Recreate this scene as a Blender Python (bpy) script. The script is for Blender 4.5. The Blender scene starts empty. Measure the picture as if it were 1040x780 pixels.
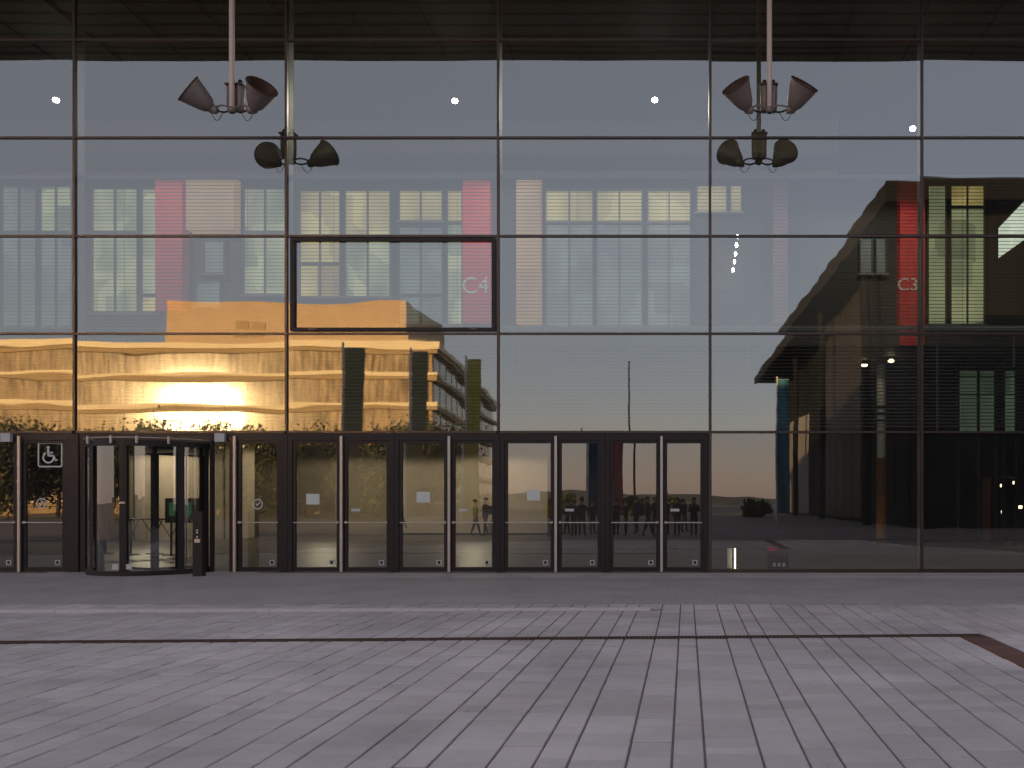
import bpy, bmesh, math, random
from mathutils import Vector, Matrix
random.seed(7)
R_ = math.radians
sc = bpy.context.scene
COL = sc.collection
F, HC = 896.0, 1.56          # focal length in photo pixels, eye height in metres
FY = 20.0                    # the glass front stands 20 m from the camera

# ---------------------------------------------------------------- camera
cd = bpy.data.cameras.new('camera'); cam = bpy.data.objects.new('camera', cd); COL.objects.link(cam)
cam.location = (0, 0, HC); cam.rotation_euler = (math.pi / 2, 0, 0)
cd.sensor_width = 36; cd.lens = F / 1040 * 36
cd.shift_x = -177 / 1040; cd.shift_y = 121 / 1040
cd.clip_start = 0.3; cd.clip_end = 5000
sc.camera = cam
# ---------------------------------------------------------------- sky and sun (low sun behind the hall)
SUN_AZ, SUN_EL = 28.8, 5.1
w = bpy.data.worlds.new('World'); sc.world = w; w.use_nodes = True
wn, wl = w.node_tree.nodes, w.node_tree.links
sk = wn.new('ShaderNodeTexSky'); sk.sky_type = 'NISHITA'; sk.sun_disc = False
sk.sun_elevation = R_(SUN_EL); sk.sun_rotation = R_(-SUN_AZ); sk.air_density = 1.0; sk.dust_density = 0.5; sk.ozone_density = 2.0
tint = wn.new('ShaderNodeMix'); tint.data_type = 'RGBA'; tint.blend_type = 'MULTIPLY'; tint.inputs[0].default_value = 1
tint.inputs[7].default_value = (1.34, 0.92, 0.97, 1)
haze = wn.new('ShaderNodeMix'); haze.data_type = 'RGBA'; haze.inputs[0].default_value = .68      # thin even evening cloud
haze.inputs[7].default_value = (1.58, 1.53, 1.58, 1)
wl.new(sk.outputs[0], tint.inputs[6]); wl.new(tint.outputs[2], haze.inputs[6]); wl.new(haze.outputs[2], wn['Background'].inputs[0])
wn['Background'].inputs[1].default_value = 0.15
sd = bpy.data.lights.new('sun', 'SUN'); sun = bpy.data.objects.new('sun', sd); COL.objects.link(sun)
sd.energy = 4.2; sd.angle = R_(0.5); sd.color = (1.0, 0.63, 0.27)
sdir = Vector((-math.sin(R_(SUN_AZ)) * math.cos(R_(SUN_EL)), math.cos(R_(SUN_AZ)) * math.cos(R_(SUN_EL)), math.sin(R_(SUN_EL))))
sun.rotation_euler = sdir.to_track_quat('Z', 'Y').to_euler()
sun.location = sdir * 300
vs = sc.view_settings; vs.view_transform = 'Standard'; vs.look = 'None'; vs.gamma = 1; vs.use_curve_mapping = False
vs.exposure = 1.5
sc.render.engine = 'CYCLES'
cy = sc.cycles
cy.use_denoising = True; cy.caustics_reflective = False; cy.caustics_refractive = False
cy.max_bounces = 8; cy.transparent_max_bounces = 20; cy.sample_clamp_indirect = 6

# ---------------------------------------------------------------- helpers
def P(px, py, Y):            # photo pixel -> (X, Z) at distance Y
    return (px - 697) * Y / F, HC + (511 - py) * Y / F
def X_(px, Y=FY): return (px - 697) * Y / F
def Z_(py, Y=FY): return HC + (511 - py) * Y / F
LOC = {}
def tag(o, label=None, cat=None, group=None, kind=None):
    if label: o['label'] = label
    if cat: o['category'] = cat
    if group: o['group'] = group
    if kind: o['kind'] = kind
    return o
def thing(name, label, cat, loc, group=None):
    o = bpy.data.objects.new(name, None); COL.objects.link(o); o.location = loc; o.empty_display_size = .2
    LOC[o] = Vector(loc)
    return tag(o, label, cat, group)
class MB:
    def __init__(s): s.v = []; s.f = []; s.m = []; s.sm = []
    def add(s, vs_, fs, m=0, smooth=False):
        b = len(s.v); s.v += [tuple(v) for v in vs_]
        for f in fs: s.f.append([b + i for i in f]); s.m.append(m); s.sm.append(smooth)
        return s
    def box(s, x0, x1, y0, y1, z0, z1, m=0):
        v = [(x0,y0,z0),(x1,y0,z0),(x1,y1,z0),(x0,y1,z0),(x0,y0,z1),(x1,y0,z1),(x1,y1,z1),(x0,y1,z1)]
        return s.add(v, [(0,3,2,1),(4,5,6,7),(0,1,5,4),(1,2,6,5),(2,3,7,6),(3,0,4,7)], m)
    def tube(s, pts, rad, n=8, m=0, smooth=True, caps=True):
        pts = [Vector(p) for p in pts]
        if not hasattr(rad, '__len__'): rad = [rad] * len(pts)
        rings = []; up = Vector((0, 0, 1))
        for i, p in enumerate(pts):
            d = (pts[min(i+1, len(pts)-1)] - pts[max(i-1, 0)]).normalized()
            a = d.cross(up if abs(d.z) < .95 else Vector((1, 0, 0))).normalized(); b = d.cross(a)
            rings.append([p + (a * math.cos(t) + b * math.sin(t)) * rad[i] for t in [2*math.pi*k/n for k in range(n)]])
        v = [q for r in rings for q in r]; f = []
        for i in range(len(pts) - 1):
            for k in range(n): f.append((i*n+k, i*n+(k+1)%n, (i+1)*n+(k+1)%n, (i+1)*n+k))
        s.add(v, f, m, smooth)
        if caps:
            s.add(rings[0], [tuple(range(n))][:1], m); s.add(rings[-1], [tuple(reversed(range(n)))], m)
        return s
    def lathe(s, prof, o, d, n=20, m=0, smooth=True):   # prof: (distance along d, radius)
        d = Vector(d).normalized(); o = Vector(o)
        a = d.cross(Vector((0, 0, 1)) if abs(d.z) < .95 else Vector((1, 0, 0))).normalized(); b = d.cross(a)
        v = []
        for h, r in prof: v += [o + d*h + (a*math.cos(t) + b*math.sin(t))*r for t in [2*math.pi*k/n for k in range(n)]]
        f = []
        for i in range(len(prof)-1):
            for k in range(n): f.append((i*n+k, i*n+(k+1)%n, (i+1)*n+(k+1)%n, (i+1)*n+k))
        return s.add(v, f, m, smooth)
    def build(s, name, mats, parent=None, link=True):
        if not isinstance(mats, (list, tuple)): mats = [mats]
        if parent is not None: org = LOC[parent]
        else:
            xs, ys, zs = zip(*s.v); org = Vector(((min(xs)+max(xs))/2, (min(ys)+max(ys))/2, min(zs)))
        me = bpy.data.meshes.new(name); me.from_pydata([(v[0]-org.x, v[1]-org.y, v[2]-org.z) for v in s.v], [], s.f)
        for m in mats: me.materials.append(m)
        me.polygons.foreach_set('material_index', s.m); me.polygons.foreach_set('use_smooth', s.sm)
        me.update()
        o = bpy.data.objects.new(name, me); COL.objects.link(o)
        if parent is not None: o.parent = parent
        else: o.location = org
        LOC[o] = org
        return o

# ---------------------------------------------------------------- materials
def nt(name):
    m = bpy.data.materials.new(name); m.use_nodes = True
    return m, m.node_tree.nodes, m.node_tree.links, m.node_tree.nodes['Principled BSDF']
def mat(name, col, rough=.6, metal=0, var=.12, scale=6, bump=0, spec=.5):
    m, n, l, b = nt(name)
    b.inputs['Roughness'].default_value = rough; b.inputs['Metallic'].default_value = metal
    b.inputs['Specular IOR Level'].default_value = spec
    tc = n.new('ShaderNodeTexCoord'); ns = n.new('ShaderNodeTexNoise'); ns.inputs['Scale'].default_value = scale; ns.inputs['Detail'].default_value = 5
    l.new(tc.outputs['Object'], ns.inputs['Vector'])
    mx = n.new('ShaderNodeMix'); mx.data_type = 'RGBA'
    mx.inputs[6].default_value = tuple(c*(1-var) for c in col) + (1,); mx.inputs[7].default_value = tuple(min(1, c*(1+var)) for c in col) + (1,)
    l.new(ns.outputs['Fac'], mx.inputs[0]); l.new(mx.outputs[2], b.inputs['Base Color'])
    if bump:
        bp = n.new('ShaderNodeBump'); bp.inputs['Strength'].default_value = bump; bp.inputs['Distance'].default_value = .01
        l.new(ns.outputs['Fac'], bp.inputs['Height']); l.new(bp.outputs[0], b.inputs['Normal'])
    return m
def emit(name, col, st):
    m, n, l, b = nt(name)
    b.inputs['Base Color'].default_value = (.05, .05, .05, 1)
    b.inputs['Emission Color'].default_value = col + (1,); b.inputs['Emission Strength'].default_value = st
    return m
def glass(name, refl, tcol, rcol=(1, 1, 1)):
    m = bpy.data.materials.new(name); m.use_nodes = True; n, l = m.node_tree.nodes, m.node_tree.links
    n.remove(n['Principled BSDF'])
    t = n.new('ShaderNodeBsdfTransparent'); t.inputs[0].default_value = tcol + (1,)
    out = n['Material Output']
    if refl <= 0: l.new(t.outputs[0], out.inputs[0]); return m
    g = n.new('ShaderNodeBsdfGlossy'); g.inputs['Roughness'].default_value = .014 if refl > .2 else 0; g.inputs['Color'].default_value = rcol + (1,)
    ge = n.new('ShaderNodeNewGeometry'); mp = n.new('ShaderNodeMapping'); mp.inputs['Scale'].default_value = (.45, 1, 2.2); l.new(ge.outputs['Position'], mp.inputs[0])
    ns = n.new('ShaderNodeTexNoise'); ns.inputs['Scale'].default_value = 1.0; ns.inputs['Detail'].default_value = 1; l.new(mp.outputs[0], ns.inputs['Vector'])
    bp = n.new('ShaderNodeBump'); bp.inputs['Strength'].default_value = 1; bp.inputs['Distance'].default_value = .0009; l.new(ns.outputs['Fac'], bp.inputs['Height']); l.new(bp.outputs[0], g.inputs['Normal'])
    lw = n.new('ShaderNodeLayerWeight'); lw.inputs[0].default_value = .5
    pw = n.new('ShaderNodeMath'); pw.operation = 'POWER'; pw.inputs[1].default_value = 4; l.new(lw.outputs['Facing'], pw.inputs[0])
    ma = n.new('ShaderNodeMath'); ma.operation = 'MULTIPLY_ADD'; ma.inputs[1].default_value = 1 - refl; ma.inputs[2].default_value = refl
    l.new(pw.outputs[0], ma.inputs[0])
    mx = n.new('ShaderNodeMixShader'); l.new(ma.outputs[0], mx.inputs[0]); l.new(t.outputs[0], mx.inputs[1]); l.new(g.outputs[0], mx.inputs[2])
    df = n.new('ShaderNodeBsdfDiffuse'); df.inputs[0].default_value = (.55, .55, .53, 1)      # dust film, added as a pale veil to lift the blacks
    n5 = n.new('ShaderNodeTexNoise'); n5.inputs['Scale'].default_value = .5; n5.inputs['Detail'].default_value = 6; l.new(ge.outputs['Position'], n5.inputs['Vector'])
    dm = n.new('ShaderNodeMapRange'); dm.inputs['From Min'].default_value = .3; dm.inputs['From Max'].default_value = .7; dm.inputs['To Min'].default_value = .008; dm.inputs['To Max'].default_value = .035; l.new(n5.outputs['Fac'], dm.inputs['Value'])
    m2 = n.new('ShaderNodeMixShader'); l.new(dm.outputs[0], m2.inputs[0]); l.new(mx.outputs[0], m2.inputs[1]); l.new(df.outputs[0], m2.inputs[2])
    l.new(m2.outputs[0], out.inputs[0])
    return m
def lit(name, c1, c2, st, scale=1.0, stretch=(1.6, 1, .5)):     # a lit room seen behind a pane: uneven warm and cool light
    m, n, l, b = nt(name)
    tc = n.new('ShaderNodeTexCoord'); mp = n.new('ShaderNodeMapping'); mp.inputs['Scale'].default_value = stretch
    ns = n.new('ShaderNodeTexNoise'); ns.inputs['Scale'].default_value = scale; ns.inputs['Detail'].default_value = .5
    l.new(tc.outputs['Object'], mp.inputs[0]); l.new(mp.outputs[0], ns.inputs['Vector'])
    ge = n.new('ShaderNodeNewGeometry'); vo = n.new('ShaderNodeTexVoronoi'); vo.distance = 'CHEBYCHEV'; vo.inputs['Scale'].default_value = .9; vo.inputs['Randomness'].default_value = .8
    l.new(ge.outputs['Position'], vo.inputs['Vector'])                # furniture, partitions and half drawn curtains in the room
    av = n.new('ShaderNodeMix'); av.data_type = 'FLOAT'; av.inputs[0].default_value = .45
    l.new(ns.outputs['Fac'], av.inputs[2]); l.new(vo.outputs['Color'], av.inputs[3])
    cr = n.new('ShaderNodeValToRGB'); cr.color_ramp.elements[0].position = .22; cr.color_ramp.elements[1].position = .72
    cr.color_ramp.elements[0].color = c1 + (1,); cr.color_ramp.elements[1].color = c2 + (1,)
    l.new(av.outputs[0], cr.inputs[0]); l.new(cr.outputs[0], b.inputs['Emission Color'])
    b.inputs['Base Color'].default_value = (.1, .1, .09, 1); b.inputs['Emission Strength'].default_value = st
    return m
def paver_mat(name, col, var, rough=.75):
    m, n, l, b = nt(name)
    tc = n.new('ShaderNodeTexCoord'); oi = n.new('ShaderNodeObjectInfo'); ge = n.new('ShaderNodeNewGeometry')
    ad = n.new('ShaderNodeMath'); ad.operation = 'ADD'; l.new(oi.outputs['Random'], ad.inputs[0]); l.new(ge.outputs['Random Per Island'], ad.inputs[1])
    fr = n.new('ShaderNodeMath'); fr.operation = 'FRACT'; l.new(ad.outputs[0], fr.inputs[0])
    ns = n.new('ShaderNodeTexNoise'); ns.inputs['Scale'].default_value = 9; ns.inputs['Detail'].default_value = 8
    l.new(ge.outputs['Position'], ns.inputs['Vector'])
    n2 = n.new('ShaderNodeTexNoise'); n2.inputs['Scale'].default_value = .7; n2.inputs['Detail'].default_value = 4; l.new(ge.outputs['Position'], n2.inputs['Vector'])
    a = n.new('ShaderNodeMath'); a.operation = 'MULTIPLY_ADD'; a.inputs[1].default_value = .8; l.new(fr.outputs[0], a.inputs[0]); l.new(ns.outputs['Fac'], a.inputs[2])
    a2 = n.new('ShaderNodeMath'); a2.operation = 'ADD'; l.new(a.outputs[0], a2.inputs[0]); l.new(n2.outputs['Fac'], a2.inputs[1])
    mr = n.new('ShaderNodeMapRange'); mr.inputs['From Min'].default_value = .7; mr.inputs['From Max'].default_value = 2.1; l.new(a2.outputs[0], mr.inputs['Value'])
    vg = n.new('ShaderNodeTexVoronoi'); vg.inputs['Scale'].default_value = 3.1; l.new(ge.outputs['Position'], vg.inputs['Vector'])
    gm = n.new('ShaderNodeMath'); gm.operation = 'LESS_THAN'; gm.inputs[1].default_value = .06; l.new(vg.outputs['Distance'], gm.inputs[0])
    mx = n.new('ShaderNodeMix'); mx.data_type = 'RGBA'
    mx.inputs[6].default_value = tuple(c*(1-var) for c in col)+(1,); mx.inputs[7].default_value = tuple(c*(1+var) for c in col)+(1,)
    l.new(mr.outputs[0], mx.inputs[0])
    n4 = n.new('ShaderNodeTexNoise'); n4.inputs['Scale'].default_value = .35; n4.inputs['Detail'].default_value = 6; n4.inputs['Distortion'].default_value = .6; l.new(ge.outputs['Position'], n4.inputs['Vector'])
    st = n.new('ShaderNodeMapRange'); st.inputs['From Min'].default_value = .38; st.inputs['From Max'].default_value = .66; st.inputs['To Min'].default_value = .80; st.inputs['To Max'].default_value = 1.1; l.new(n4.outputs['Fac'], st.inputs['Value'])
    sg = n.new('ShaderNodeMath'); sg.operation = 'MULTIPLY_ADD'; sg.inputs[1].default_value = -.22; l.new(gm.outputs[0], sg.inputs[0]); l.new(st.outputs[0], sg.inputs[2])
    mu = n.new('ShaderNodeMix'); mu.data_type = 'RGBA'; mu.blend_type = 'MULTIPLY'; mu.inputs[0].default_value = 1
    l.new(mx.outputs[2], mu.inputs[6]); l.new(sg.outputs[0], mu.inputs[7]); l.new(mu.outputs[2], b.inputs['Base Color'])
    b.inputs['Roughness'].default_value = rough
    bp = n.new('ShaderNodeBump'); bp.inputs['Strength'].default_value = .35; bp.inputs['Distance'].default_value = .004
    n3 = n.new('ShaderNodeTexNoise'); n3.inputs['Scale'].default_value = 60; n3.inputs['Detail'].default_value = 4; l.new(ge.outputs['Position'], n3.inputs['Vector'])
    l.new(n3.outputs['Fac'], bp.inputs['Height']); l.new(bp.outputs[0], b.inputs['Normal'])
    return m
def sheet_paving(name, c1, c2, cm, sx, mort):
    m, n, l, b = nt(name)
    ge = n.new('ShaderNodeNewGeometry'); mp = n.new('ShaderNodeMapping'); mp.inputs['Rotation'].default_value = (0, 0, math.pi/2)
    l.new(ge.outputs['Position'], mp.inputs[0])
    br = n.new('ShaderNodeTexBrick'); br.inputs['Scale'].default_value = sx; br.inputs['Mortar Size'].default_value = mort
    br.inputs['Color1'].default_value = c1+(1,); br.inputs['Color2'].default_value = c2+(1,); br.inputs['Mortar'].default_value = cm+(1,)
    l.new(mp.outputs[0], br.inputs['Vector'])
    ns = n.new('ShaderNodeTexNoise'); ns.inputs['Scale'].default_value = .8; ns.inputs['Detail'].default_value = 7; l.new(ge.outputs['Position'], ns.inputs['Vector'])
    mr = n.new('ShaderNodeMapRange'); mr.inputs['To Min'].default_value = .75; mr.inputs['To Max'].default_value = 1.25; l.new(ns.outputs['Fac'], mr.inputs['Value'])
    mu = n.new('ShaderNodeMix'); mu.data_type = 'RGBA'; mu.blend_type = 'MULTIPLY'; mu.inputs[0].default_value = 1
    l.new(br.outputs['Color'], mu.inputs[6]); l.new(mr.outputs[0], mu.inputs[7]); l.new(mu.outputs[2], b.inputs['Base Color'])
    b.inputs['Roughness'].default_value = .75
    return m
M = {}
M['frame'] = mat('dark bronze metal', (.10, .075, .065), .38, .6)
M['frame2'] = mat('door bronze metal', (.026, .019, .02), .5, .2)
M['fin'] = mat('grey metal', (.19, .185, .19), .5)
M['winframe'] = mat('dark window frame', (.05, .048, .045), .5)
M['strip'] = mat('brushed aluminium', (.62, .55, .50), .4, .5)
M['glass'] = glass('coated facade glass', .26, (.78, .83, .79), (.95, 1.0, .99))
M['clear'] = glass('clear inner glass face', 0, (.93, .95, .94))
M['doorglass'] = glass('door glass', .19, (.86, .86, .80))
M['slat'] = mat('dark blind slat', (.03, .028, .027), .6)
M['paver'] = paver_mat('grey concrete pavers', (.53, .475, .49), .16)
M['brownpaver'] = paver_mat('brown paver', (.13, .065, .055), .25)
M['bed'] = mat('dark joint sand', (.17, .145, .145), .9, bump=.4, scale=40)
M['apron'] = sheet_paving('apron paving', (.37, .335, .345), (.40, .36, .37), (.33, .295, .305), 1.5, .008)
M['plaza'] = sheet_paving('plaza paving', (.15, .13, .13), (.20, .175, .175), (.08, .07, .07), 1.9, .02)
M['ground'] = mat('far ground', (.16, .15, .13), .9, scale=.05, var=.3)
M['kerb'] = mat('pale kerb stone', (.62, .57, .55), .7, scale=12, var=.15, bump=.2)
M['rust'] = mat('rusty drain iron', (.10, .055, .045), .7, .2, scale=20, var=.35)
M['void'] = mat('drain shadow gap', (.02, .018, .018), .9)
M['soffit'] = mat('brown canopy panel', (.32, .26, .19), .6, scale=3, var=.25)
M['soffit2'] = mat('canopy batten', (.28, .23, .17), .6)
M['ceil'] = mat('dark hall ceiling', (.022, .019, .016), .7)
M['lineceil'] = mat('ceiling rail', (.02, .02, .02), .6)
M['floor'] = mat('polished hall floor', (.12, .105, .09), .42, scale=2)
M['beige'] = mat('beige plaster', (.58, .50, .41), .7, scale=3, var=.08)
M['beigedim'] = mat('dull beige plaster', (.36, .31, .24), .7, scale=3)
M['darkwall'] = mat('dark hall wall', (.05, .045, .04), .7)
M['brown'] = mat('brown timber cladding', (.024, .017, .010), .6, scale=4, var=.25)
M['fascia'] = mat('cream fascia', (.40, .35, .26), .6)
M['red'] = mat('red panel', (.78, .05, .05), .5, var=.06)
M['rose'] = mat('dull rose panel', (.20, .10, .11), .6)
M['white'] = mat('white paint', (.8, .8, .78), .5, var=.04)
M['lampmetal'] = mat('weathered lamp metal', (.36, .30, .275), .5, .35, scale=14, var=.2)
M['lampdark'] = mat('brown lamp inside', (.12, .07, .05), .55, .2, scale=20, var=.3)
M['polepaint'] = mat('pale pole paint', (.92, .74, .64), .5, var=.06)
M['black'] = mat('black metal', (.02, .02, .02), .5)
M['paper'] = mat('paper notice', (.75, .8, .76), .8, var=.04)
M['stick'] = mat('grey white sticker', (.62, .62, .64), .6, var=.1)
M['bulb'] = emit('lit lamp', (1, .95, .85), 25)
M['bulbw'] = emit('warm lit lamp', (1, .8, .5), 14)
M['glow'] = emit('dim warm lamp', (1, .8, .5), 1.6)
M['screen'] = emit('green screen picture', (.05, .22, .12), .10)
M['win_green'] = lit('lit window pale green', (.10, .13, .08), (.55, .56, .30), 0.234)
M['win_yellow'] = lit('lit window warm yellow', (.30, .20, .06), (.90, .70, .26), 0.212)
M['win_blue'] = lit('lit window dim blue', (.04, .06, .07), (.22, .26, .23), 0.191)
M['win_orange'] = lit('lit curtain orange', (.42, .20, .07), (.65, .34, .14), .2)
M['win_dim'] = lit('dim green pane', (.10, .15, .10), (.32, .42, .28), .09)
M['win_bright'] = lit('lit stair window white', (.55, .62, .48), (.9, .95, .8), .4)
# golden block
M['band'] = mat('cream render band', (.80, .66, .44), .6, scale=.4, var=.08)
M['gwall'] = mat('ochre render', (.36, .25, .13), .7, scale=.5, var=.2)
M['pent'] = mat('orange penthouse cladding', (.50, .35, .22), .7, scale=.4, var=.12)
def blockglass():
    m, n, l, b = nt('curtained block window')
    b.inputs['Roughness'].default_value = .08; b.inputs['IOR'].default_value = 1.6
    ge = n.new('ShaderNodeNewGeometry'); mp = n.new('ShaderNodeMapping'); mp.inputs['Scale'].default_value = (1.1, 1, .12); l.new(ge.outputs['Position'], mp.inputs[0])
    ns = n.new('ShaderNodeTexNoise'); ns.inputs['Scale'].default_value = 1.6; ns.inputs['Detail'].default_value = 6; l.new(mp.outputs[0], ns.inputs['Vector'])
    cr = n.new('ShaderNodeValToRGB'); cr.color_ramp.elements[0].position = .35; cr.color_ramp.elements[1].position = .68
    cr.color_ramp.elements[0].color = (.16, .11, .05, 1); cr.color_ramp.elements[1].color = (.56, .42, .24, 1)
    l.new(ns.outputs['Fac'], cr.inputs[0]); l.new(cr.outputs[0], b.inputs['Base Color'])
    return m
M['bwin'] = blockglass()
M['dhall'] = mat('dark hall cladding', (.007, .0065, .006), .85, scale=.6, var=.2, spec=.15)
M['dhall2'] = mat('brown hall fins', (.03, .021, .011), .6)
M['eave'] = mat('grey brown eave', (.018, .014, .013), .85, spec=.15)
M['palepanel'] = mat('pale curtain panel', (.30, .28, .27), .8, scale=2, var=.1)
M['olive'] = mat('olive banner cloth', (.40, .37, .06), .8, var=.1)
M['olivedark'] = mat('grey green banner cloth', (.17, .175, .085), .8, var=.1)
M['blue'] = mat('blue banner cloth', (.01, .05, .14), .8)
M['pink'] = mat('rose banner cloth', (.35, .10, .11), .8)
M['teal'] = mat('teal banner cloth', (.03, .17, .26), .8)
M['bark'] = mat('bark', (.06, .045, .035), .9)
M['leaf'] = mat('dark foliage', (.055, .065, .025), .8, var=.4, scale=1)
M['hill'] = mat('wooded hill', (.10, .095, .08), .95, scale=.02, var=.3)
M['tyre'] = mat('black rubber', (.015, .015, .015), .8)
M['carglass'] = mat('van window', (.02, .02, .025), .1)
M['orange'] = mat('orange glow colour', (.30, .12, .035), .6)
M['skin'] = mat('skin', (.45, .28, .2), .6)
for k_, c_ in dict(navy=(.012, .014, .025), charcoal=(.018, .018, .019), tan=(.30, .24, .16), jeans=(.03, .04, .07), maroon=(.06, .012, .015), blackcoat=(.01, .01, .011)).items():
    M[k_] = mat(k_ + ' cloth', c_, .85)
M['hair'] = mat('dark hair', (.02, .014, .01), .7)
M['shoe'] = mat('dark shoe', (.015, .013, .012), .5)

# ================================================================ GROUND AND PAVING
b = MB(); b.add([(-900, -1500, -.03), (900, -1500, -.03), (900, 600, -.03), (-900, 600, -.03)], [(0, 1, 2, 3)])
tag(b.build('ground', M['ground']), kind='structure')
b = MB(); b.box(-60, 40, -70, 3.6, -.025, .004)
tag(b.build('plaza', M['plaza']), kind='structure')
b = MB(); b.box(-45, 40, 13.62, FY + .12, -.025, .002)
tag(b.build('entrance_apron', M['apron']), kind='structure')
pav = MB().box(-45, 40, 3.602, 13.618, -.025, -.014).build('pavement', M['bed'])
tag(pav, kind='structure')
def ydrain(x): return 9.9 + (x + 7.7) * (10.43 - 9.9) / 11.05
def ykerb(x): return 12.6 + (x + 9.8) * (12.94 - 12.6) / 9.3
edges = []
k = -30
while .116 + .826*k < 13:
    edges += [.116 + .826*k, .466 + .826*k, .739 + .826*k]; k += 1
edges = [e for e in edges if -19 < e < 12.0]
edges = [e for e in edges if not 3.0 < e < 3.7]; edges = sorted(edges + [3.20, 3.54])
def in_view(x, y): return -(.80 * y + 4.0) < x < .40 * y + 5.5
plist = []
KERB_END = -0.52
for i in range(len(edges) - 1):
    x0, x1 = edges[i] + .0075, edges[i+1] - .0075; xc = (x0 + x1) / 2
    brown = abs(edges[i] - 3.20) < 1e-6
    yd = ydrain(xc); segs = [(3.62, yd - .12), (yd + .12, 13.6)]
    if xc > 3.55: segs = [(3.62, 13.6)]
    if xc < KERB_END: segs = [segs[0], (yd + .12, ykerb(xc) - .09), (ykerb(xc) + .09, 13.6)]
    for si, (a, e) in enumerate(segs):
        y = a
        while y < e - .02:
            ln = random.choice([.16, .20, .24, .29, .34]); y2 = min(y + ln, e)
            if e - y2 < .1: y2 = e
            if in_view(xc, (y + y2) / 2): plist.append((x0, x1, y + .0035, y2 - .0035, 'brownpaver' if brown and si == 0 else 'paver'))
            y = y2
def paver_geo(b, x0, x1, y0, y1, dz, m=0):
    c = .006; zt = dz; z0 = -.016
    v = [(x0,y0,z0),(x1,y0,z0),(x1,y1,z0),(x0,y1,z0),(x0,y0,zt-c),(x1,y0,zt-c),(x1,y1,zt-c),(x0,y1,zt-c),(x0+c,y0+c,zt),(x1-c,y0+c,zt),(x1-c,y1-c,zt),(x0+c,y1-c,zt)]
    b.add(v, [(0,1,5,4),(1,2,6,5),(2,3,7,6),(3,0,4,7),(4,5,9,8),(5,6,10,9),(6,7,11,10),(7,4,8,11),(8,9,10,11)], m)
def seen(p):
    yc = (p[2]+p[3])/2; xc = (p[0]+p[1])/2
    u = 697 + F*xc/yc; v_ = 511 + F*HC/yc
    return -20 < u < 1060 and v_ < 800
plist.sort(key=lambda p: (not seen(p), (p[2]+p[3])/2))
rest = MB()
for i, p in enumerate(plist):
    dz = random.uniform(-.003, .003)
    if i < 300:
        q = MB(); paver_geo(q, *p[:4], dz); q.build('paver', M[p[4]], pav)
    else: paver_geo(rest, *p[:4], dz, 1 if p[4] == 'brownpaver' else 0)
tag(rest.build('paver_field', [M['paver'], M['brownpaver']], pav), kind='stuff')

# slot drain across the square
dr = thing('drain_channel', 'long rusty slotted drain channel running across the grey paving', 'drain', (-3, ydrain(-3), 0))
ch, gr = MB(), MB()
xa, xb = -13.0, 3.5
def obl(b, x0, x1, o0, o1, z0, z1):
    v = []
    for z in (z0, z1):
        for x, o in ((x0, o0), (x1, o0), (x1, o1), (x0, o1)): v.append((x, ydrain(x) + o, z))
    b.add(v, [(0,3,2,1),(4,5,6,7),(0,1,5,4),(1,2,6,5),(2,3,7,6),(3,0,4,7)])
obl(ch, xa, xb, -.105, .105, -.013, -.009)
ch.build('channel', M['void'], dr)
for o0, o1 in ((-.105, -.085), (.085, .105)):
    r_ = MB(); obl(r_, xa, xb, o0, o1, -.0088, .001); r_.build('edge_rail', M['rust'], dr)
x = xa
while x < xb: obl(gr, x, x + .026, -.084, .084, -.008, -.001); x += .045
tag(gr.build('grate', M['rust'], dr), kind='stuff')
# pale kerb stones
kb = thing('kerb', 'low pale stone kerb line between the square and the doors', 'kerb', (-8, ykerb(-8), 0))
x = -15.0
while x < KERB_END - .05:
    x2 = min(x + 1.0, KERB_END); h = .045 - .022 * (x + 15) / 14.5
    q = MB(); v = []
    for z, s_ in ((-.012, 0), (h, .012)):
        for xx, o in ((x+.003, -.07+s_), (x2-.003, -.07+s_), (x2-.003, .07), (x+.003, .07)): v.append((xx, ykerb(xx) + o, z))
    q.add(v, [(0,3,2,1),(4,5,6,7),(0,1,5,4),(1,2,6,5),(2,3,7,6),(3,0,4,7)])
    q.build('kerb_stone', M['kerb'], kb); x = x2

# ================================================================ THE HALL
H = 14.5
tag(MB().box(-40, 30, FY + .121, 60, -.03, .003).build('hall_floor', M['floor']), kind='structure')
hall = thing('entrance_hall', 'tall dark entrance hall with deep canopy behind the glass front', 'hall', (-4, 38, 0))
MB().box(-40, 30, 20.06, 60, H, H + .8).build('roof', M['ceil'], hall)
MB().box(-40, -18.72, 20.02, 20.5, 0, H).build('front_wall', M['darkwall'], hall)  # unseen left run of the hall, added to shade the square
MB().box(15.0, 30, 20.02, 20.5, 0, H).build('front_wall', M['darkwall'], hall)
MB().box(-40, -39.5, 20.5, 60, 0, H).build('side_wall', M['darkwall'], hall)
MB().box(29.5, 30, 20.5, 60, 0, H).build('side_wall', M['darkwall'], hall)
MB().box(-39.5, 29.5, 59.5, 60, 0, H).build('back_wall', M['darkwall'], hall)  # unseen closed wall, added like the left end wall to block low sun
x = -26.0
while x < 14: MB().box(x, x + .05, 20.6, 29.9, H - .09, H - .004).build('ceiling_rail', M['lineceil'], hall); x += 1.9
# canopy over the square
CY = 14.35
can = MB().box(-40, 30, CY, 20.055, H + .12, H + .8).build('canopy', M['soffit'], hall)
x = -28.8
while x < 16:
    MB().box(x + .003, x + 2.397, CY + .3, 19.95, H + .05, H + .118).build('soffit_panel', M['soffit'], can); x += 2.4
MB().box(-40, 30, CY - .1, CY + .28, H - .02, H + .9).build('canopy_edge', M['soffit2'], can)
for yy in [14.9 + .55*i for i in range(9)]: MB().box(-30, 16, yy, yy + .06, H + .0, H + .049).build('batten', M['soffit2'], can)

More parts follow.
